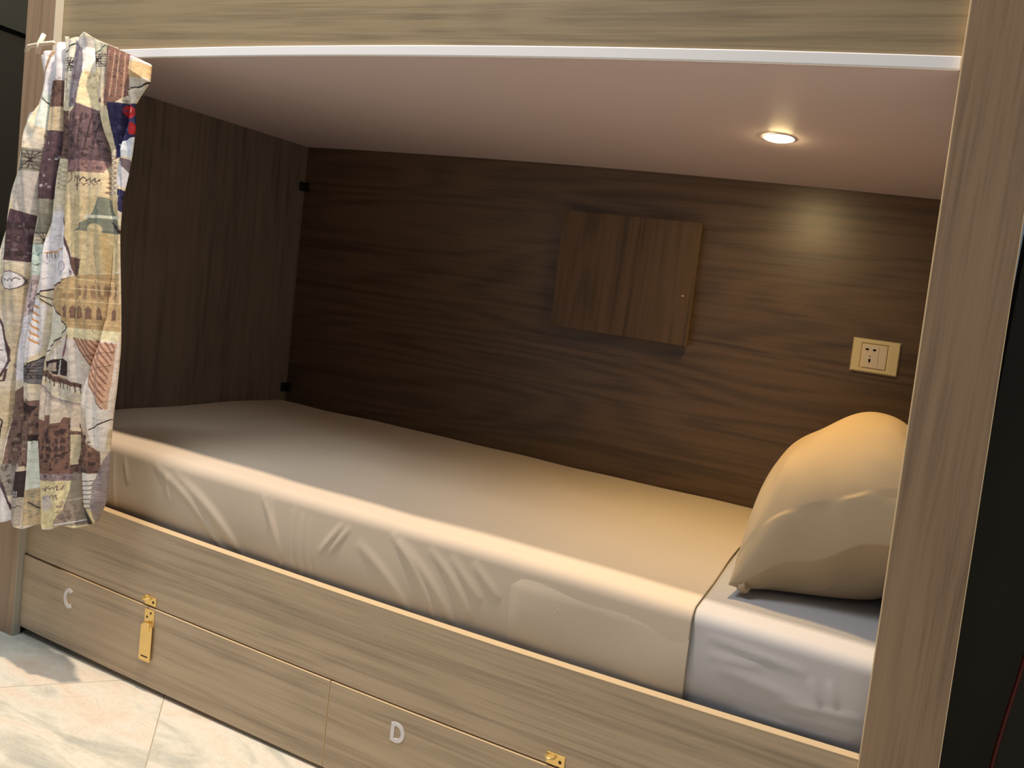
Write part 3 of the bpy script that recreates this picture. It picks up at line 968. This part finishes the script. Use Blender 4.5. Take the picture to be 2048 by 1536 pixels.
    P.script(176, 362, 46, DB, 50, 13, 1.5, .1); P.script(180, 376, 40, BR, 51, 8); P.path([(186, 356), (184, 386)], DB, 1.4)
    for k in range(9): P.ell(233, 318 + k * 10, 7, 3.6, BR, .7, ring=1.2)
    P.poly([(146, 402), (246, 392), (246, 545), (186, 550), (150, 440)], (208, 190, 152)); P.rough([(150, 410), (240, 540)], (222, 206, 170), .5, 40, 52, 7)
    P.put(np.clip(1 - abs(xx - 226) / 7, 0, 1) * (yy > 470) * (yy < 690), (222, 178, 110), .5)
    # steel tower silhouette
    P.poly([(218, 398), (228, 398), (246, 452), (248, 470), (178, 464), (206, 436)], (124, 128, 116)); P.poly([(198, 434), (246, 434), (247, 440), (196, 440)], (205, 205, 190))
    P.poly([(186, 454), (204, 442), (200, 452), (182, 464)], (120, 122, 112)); P.ell(212, 462, 12, 12, (208, 190, 152)); P.poly([(232, 444), (250, 466), (242, 470)], DB)
    # envelope with postmark
    P.poly([(124, 428), (144, 420), (172, 520), (180, 552), (92, 590), (104, 500)], LI); P.path([(146, 424), (160, 470), (172, 520), (181, 554)], PU, 3.2); P.path([(181, 556), (140, 572), (104, 584), (88, 592)], PU, 3.2)
    P.ell(156, 536, 9, 12, (150, 140, 170), .9, ring=1.5); P.ell(156, 536, 4, 6, (150, 140, 170), .7, ring=1); P.line((110, 508), (152, 500), OR, 3, .8)
    for k in range(9): P.line((112 + k * 4, 508), (112 + k * 4, 518), INK, 1.2, .7)
    P.poly([(171, 516), (192, 522), (188, 554), (180, 556)], BR); P.rough([(173, 520), (190, 552)], DB, .5, 10, 53)
    # palace facade
    P.poly([(128, 580), (186, 552), (246, 548), (246, 664), (172, 658), (120, 604)], (196, 168, 128)); P.arches(186, 565, 244, 600, 7, 1, BR, .55); P.arches(160, 604, 244, 642, 7, 1, BR, .8, .08); P.arches(150, 584, 244, 600, 9, 1, SEP, .8, .05)
    for y_ in (560, 576, 600, 644): P.line((140 if y_ > 570 else 180, y_), (246, y_ + 8), (226, 206, 164), 1.6)
    P.line((182, 556), (246, 560), SEP, 1.6)
    for k in range(12): P.line((150 + k * 8, 582), (150 + k * 8, 652), (170, 140, 106), 1.0, .6)
    # white leaf with dark outline, then roof hatching
    P.poly([(124, 596), (170, 655), (112, 716), (108, 700)], (226, 222, 208)); P.path([(94, 588), (130, 606), (171, 656), (138, 688), (64, 742)], INK, 2.0)
    P.ell(118, 662, 2, 5, SEP); P.ell(120, 640, 2, 4, SEP)
    P.poly([(172, 656), (246, 664), (244, 690), (168, 674)], (230, 220, 184))
    P.poly([(160, 676), (246, 684), (240, 860), (216, 850), (188, 790), (130, 716)], (228, 218, 212))
    P.poly([(176, 676), (244, 688), (240, 760), (234, 822)], (206, 168, 146))
    for k in range(11): P.line((178 + k * 6, 676 + k), (230 + k * 1.2, 816 - k * 12), (128, 84, 74), 1.5)
    P.line((190, 712), (242, 704), BR, 1.2); P.line((204, 742), (240, 730), BR, 1.2); P.path([(170, 672), (158, 712)], (150, 110, 120), 4)
    # boat deck and iron bridge
    P.poly([(118, 722), (158, 716), (166, 724), (162, 752), (120, 742)], DB); P.poly([(122, 728), (146, 724), (146, 742), (120, 740)], (176, 160, 150)); P.line((150, 720), (148, 750), LI, 1.6); P.line((116, 734), (182, 770), (196, 170, 150), 2.2)
    P.poly([(112, 738), (184, 768), (182, 776), (112, 750)], BR); P.line((112, 752), (180, 782), LI, 1.4)
    for k in range(12): P.line((114 + k * 6, 744 + k * 2.3), (114 + k * 6, 760 + k * 2.3), DB, 1.2)
    P.path([(114, 770), (130, 784), (150, 800), (170, 806), (190, 812)], (150, 138, 140), 6); P.path([(114, 776), (132, 792), (156, 806)], (110, 110, 116), 2)
    for k in range(8): P.ell(124 + k * 7, 768 + k * 3.2, 3.2, 6, (206, 200, 190), .8)
    P.poly([(112, 770), (150, 800), (196, 812), (236, 822), (226, 900), (200, 860), (112, 840)], (206, 190, 178), .65)
    # old town houses
    P.poly([(108, 832), (124, 840), (126, 828), (134, 828), (134, 846), (152, 842), (156, 832), (166, 834), (166, 858), (178, 862), (182, 840), (186, 862), (198, 850), (206, 880), (218, 898), (224, 900), (222, 944), (106, 944)], (128, 98, 88))
    P.rough([(110, 850), (216, 940)], DB, .75, 150, 61, 4); P.rough([(110, 850), (216, 920)], (196, 160, 130), .5, 50, 62, 3)
    P.poly([(166, 866), (178, 868), (176, 926), (168, 926)], (214, 200, 170)); P.poly([(180, 862), (188, 870), (186, 940), (178, 940)], (104, 96, 88)); P.arches(118, 870, 160, 915, 5, 3, DB, .7)
    P.poly([(204, 800), (238, 822), (228, 900), (214, 890)], (232, 226, 222)); P.line((212, 856), (236, 838), INK, 2)
    P.poly([(106, 942), (222, 944), (220, 960), (106, 956)], (158, 140, 144)); P.rough([(108, 940), (216, 962)], PU, .5, 40, 63)
    P.poly([(104, 956), (220, 958), (216, 1050), (100, 1050)], (228, 214, 172)); P.script(116, 974, 44, (120, 90, 100), 64, 12, 1.5, -.12); P.script(122, 990, 34, PU, 65, 10, 1.3, -.05); P.ell(130, 1000, 12, 16, (206, 198, 214), .6)
    P.poly([(172, 940), (186, 950), (190, 1000), (200, 1046), (142, 1046), (160, 1010), (168, 980)], (150, 136, 124), .85); P.rough([(150, 1000), (190, 1040)], PU, .5, 40, 66); P.poly([(186, 1004), (196, 1010), (202, 1046), (190, 1044)], (60, 60, 60))
    P.line((150, 1042), (190, 1036), LI, 2.4); P.line((164, 996), (186, 992), (200, 200, 190), 1.6)
    P.poly([(190, 940), (220, 944), (212, 1020), (196, 1010)], (226, 222, 218))
    for k in range(7): P.line((194, 958 + k * 9), (212 - k, 957 + k * 9), INK, 1.7, .75)
    P.poly([(212, 960), (232, 900), (234, 1050), (204, 1050)], (140, 128, 138), .8)
    # engraving strokes and speckle all over
    r = np.random.default_rng(12)
    for k in range(1100):
        x, y = r.uniform(-20, 300), r.uniform(75, 1050); a = r.choice([0.0, 1.57, .6, -.5]) + r.normal(0, .12); l_ = r.uniform(2, 8)
        P.line((x, y), (x + l_ * math.cos(a), y + l_ * math.sin(a)), [DB, PU, SEP, LI, CR][int(r.integers(0, 5))], r.uniform(.7, 1.5), r.uniform(.12, .4))
    g = np.random.default_rng(5).standard_normal((P.h // 8 + 2, P.w // 8 + 2))
    g = np.kron(g, np.ones((8, 8)))[:P.h, :P.w]
    for ax in (0, 1):
        g = sum(np.roll(g, q, ax) for q in range(-5, 6)) / 11
    P.a *= (1 + 0.06 * g)[..., None]
    # woven tooth
    P.a *= (1 + 0.05 * np.random.default_rng(3).standard_normal(P.a.shape[:2]))[..., None]
    P.a = np.clip(P.a * 1.05, 0, 1)
    return P


def cloth_print_material():
    m = NT('printed_cotton')
    at = m.new('ShaderNodeAttribute'); at.attribute_name = 'print'
    tc = m.new('ShaderNodeTexCoord'); nz = m.new('ShaderNodeTexNoise', Scale=500.0, Detail=2.0); m.link(tc.outputs['Object'], nz.inputs['Vector'])
    m.link(at.outputs['Color'], m.b.inputs['Base Color'])
    bp = m.new('ShaderNodeBump', Strength=0.25, Distance=0.0005); m.link(nz.outputs['Fac'], bp.inputs['Height']); m.link(bp.outputs['Normal'], m.b.inputs['Normal'])
    m.b.inputs['Roughness'].default_value = 0.8; m.b.inputs['Specular IOR Level'].default_value = 0.25
    return m.mat


def fold_lines(zz):
    """a-positions (image pixels) of the valleys between pleats at height zz"""
    y = np.interp(zz, [.30, .5, .75, 1.0, 1.25, 1.45], [1040, 880, 672, 470, 266, 90])
    La = np.interp(y, [80, 110, 300, 430, 560, 700, 850, 1040], [98, 101, 96, 80, 62, 42, 27, 8])
    Lb = np.interp(y, [80, 110, 300, 430, 560, 700, 850, 1040], [126, 128, 126, 112, 86, 66, 56, 44])
    Lc = np.interp(y, [80, 110, 300, 430, 560, 700, 850, 1040], [156, 155, 151, 140, 126, 107, 98, 101])
    Ld = np.interp(y, [80, 110, 220, 300, 446, 600, 760, 846, 1040], [204, 196, 210, 224, 236, 224, 186, 182, 193])
    Le = np.interp(y, [80, 130, 215, 300, 446, 520, 1040], [262, 268, 262, 246, 252, 300, 300])
    return y, La, Lb, Lc, Ld, Le


def make_curtain():
    NX, NZ = 330, 900
    P = make_print()
    A = np.linspace(0, 1, NX); T = np.linspace(0, 1, NZ)
    verts = np.zeros((NZ, NX, 3)); dxy = np.zeros((NZ, NX, 2))
    # lower and upper hems run unevenly across the width
    zlo = np.interp(A, [0, .08, .25, .40, .55, .72, 1], [.306, .306, .325, .322, .338, .349, .381]) + 0.004 * np.sin(A * 26)
    zhi = np.interp(A, [0, .12, .20, .25, .28, .36, .42, .50, .58, .62, .70, .80, .92, 1],
                    [1.414, 1.432, 1.452, 1.453, 1.440, 1.455, 1.446, 1.440, 1.458, 1.456, 1.445, 1.434, 1.418, 1.398])
    for r in range(NZ):
        z = zlo + (zhi - zlo) * T[r]
        l, rr_ = xL(z), xR(z)
        x = l + (rr_ - l) * A
        verts[r, :, 0] = x; verts[r, :, 2] = z
    XY = image_xy(verts[..., 0].ravel(), verts[..., 2].ravel()).reshape(NZ, NX, 2)
    # pleats: rounded lobes between valleys
    for r in range(NZ):
        u = XY[r, :, 0]; z = verts[r, :, 2]
        y, La, Lb, Lc, Ld, Le = fold_lines(z)
        lft = XY[r, 0, 0]; rgt = XY[r, -1, 0]
        bounds = np.stack([np.full(NX, lft), La, Lb, Lc, Ld, Le, np.full(NX, max(rgt, 1))], 0)
        bounds = np.minimum(np.maximum.accumulate(bounds, 0), rgt)
        bounds[-1] = rgt + 1e-3
        k = (u[None, :] >= bounds[1:-1]).sum(0)
        b0 = bounds[k, np.arange(NX)]; b1 = bounds[k + 1, np.arange(NX)]
        w = np.maximum(b1 - b0, 1e-3); t = np.clip((u - b0) / w, 0, 1)
        lobe = np.sin(np.pi * t ** 0.72) ** 0.55
        h = 0.040 * (1 - np.exp(-(w / 34) ** 2))
        top = np.clip((z - 1.30) / .12, 0, 1)
        dep = h * lobe
        # soft secondary waves
        dep += 0.0032 * np.sin(u * .21 + z * 5) * lobe + 0.0022 * np.sin(u * .45 - z * 9) * lobe + 0.003 * np.sin(z * 14 + u * .05)
        inn = bounds[1:-1]
        wgt = np.clip((rgt - inn - 14) / 24, 0, 1) * np.clip((inn - lft) / 10, 0, 1)
        groove = (0.032 * wgt * np.exp(-((u[None, :] - inn) / 2.8) ** 2)).max(0)
        verts[r, :, 1] = -0.058 - 0.012 * A - 0.85 * dep + groove - 0.012 * (1 - T[r]) + 0.006 * top
    verts[..., 1] += 0.0
    V = verts.reshape(-1, 3)
    I, J = np.meshgrid(np.arange(NZ - 1), np.arange(NX - 1), indexing='ij')
    a = (I * NX + J).ravel()
    faces = np.stack([a, a + 1, a + NX + 1, a + NX], 1)
    V[:, 0] += SHEAR * (V[:, 2] - 0.9)
    root = bpy.data.objects.new('curtain', None); COL.objects.link(root)
    root.location = (0.17, -0.05, 0.30)
    me = bpy.data.meshes.new('curtain_cloth')
    me.from_pydata((V - np.array([0.17, -0.05, 0.30])).tolist(), [], faces.tolist())
    me.polygons.foreach_set('use_smooth', [True] * len(me.polygons))
    uv = XY.reshape(-1, 2)
    jx = np.clip(((uv[:, 0] - P.X0) * P.S).astype(int), 0, P.w - 1); iy = np.clip(((uv[:, 1] - P.Y0) * P.S).astype(int), 0, P.h - 1)
    cols = P.a[iy, jx]
    lin = np.where(cols <= .04045, cols / 12.92, ((cols + .055) / 1.055) ** 2.4)
    at = me.color_attributes.new('print', 'FLOAT_COLOR', 'POINT')
    at.data.foreach_set('color', np.concatenate([lin, np.ones((len(lin), 1))], 1).astype(np.float32).ravel())
    me.materials.append(cloth_print_material())
    me.update()
    o = bpy.data.objects.new('cloth_panel', me); COL.objects.link(o); o.parent = root
    s_ = o.modifiers.new('thickness', 'SOLIDIFY'); s_.thickness = 0.0012; s_.offset = 0
    return root


curtain = make_curtain()
tag(curtain, 'gathered curtain printed with a vintage travel collage at the left of the bunk', 'curtain')
# plain cream heading tape and the cord that ties it, showing at the gathered top
mb = MB()
mb.tube([(0.024, -0.088, 1.412), (0.050, -0.098, 1.420), (0.082, -0.102, 1.422), (0.110, -0.104, 1.424), (0.138, -0.100, 1.428)], 0.0042, 10)
mb.tube([(0.092, -0.094, 1.448), (0.096, -0.104, 1.425), (0.094, -0.106, 1.402)], 0.0045, 10)
mb.build('heading_tape', cloth('cream_tape', srgb(240, 220, 196)), curtain, smooth=True)
mb = MB()
mb.tube([(0.04 + 0.26 * i / 12, -0.012, 1.404) for i in range(13)], 0.004, 10)
mb.tube([(0.06, -0.012, 1.404), (0.06, -0.006, 1.416), (0.06, 0.003, 1.428)], 0.003, 8)
mb.tube([(0.27, -0.012, 1.404), (0.27, -0.006, 1.416), (0.27, 0.003, 1.430)], 0.003, 8)
mb.build('curtain_rod', plain('rod_metal', srgb(170, 165, 155), 0.35, metal=0.8), bunk, smooth=True)

# ================================================================== RED CORD IN THE DARK PASSAGE
mb = MB()
pts = [(2.262 + 0.006 * math.sin(k * .35) - 0.048 * k / 23 * 1.0, 0.27, 0.72 - 0.734 * k / 23 + 0.006) for k in range(24)]
mb.tube(pts, 0.0035, 8)
rc = mb.build('red_cord', plain('red_cord', srgb(110, 26, 18), 0.5), leaning=True, smooth=True)
tag(rc, 'thin dark red cord hanging in the dark passage right of the bunk', 'cord')
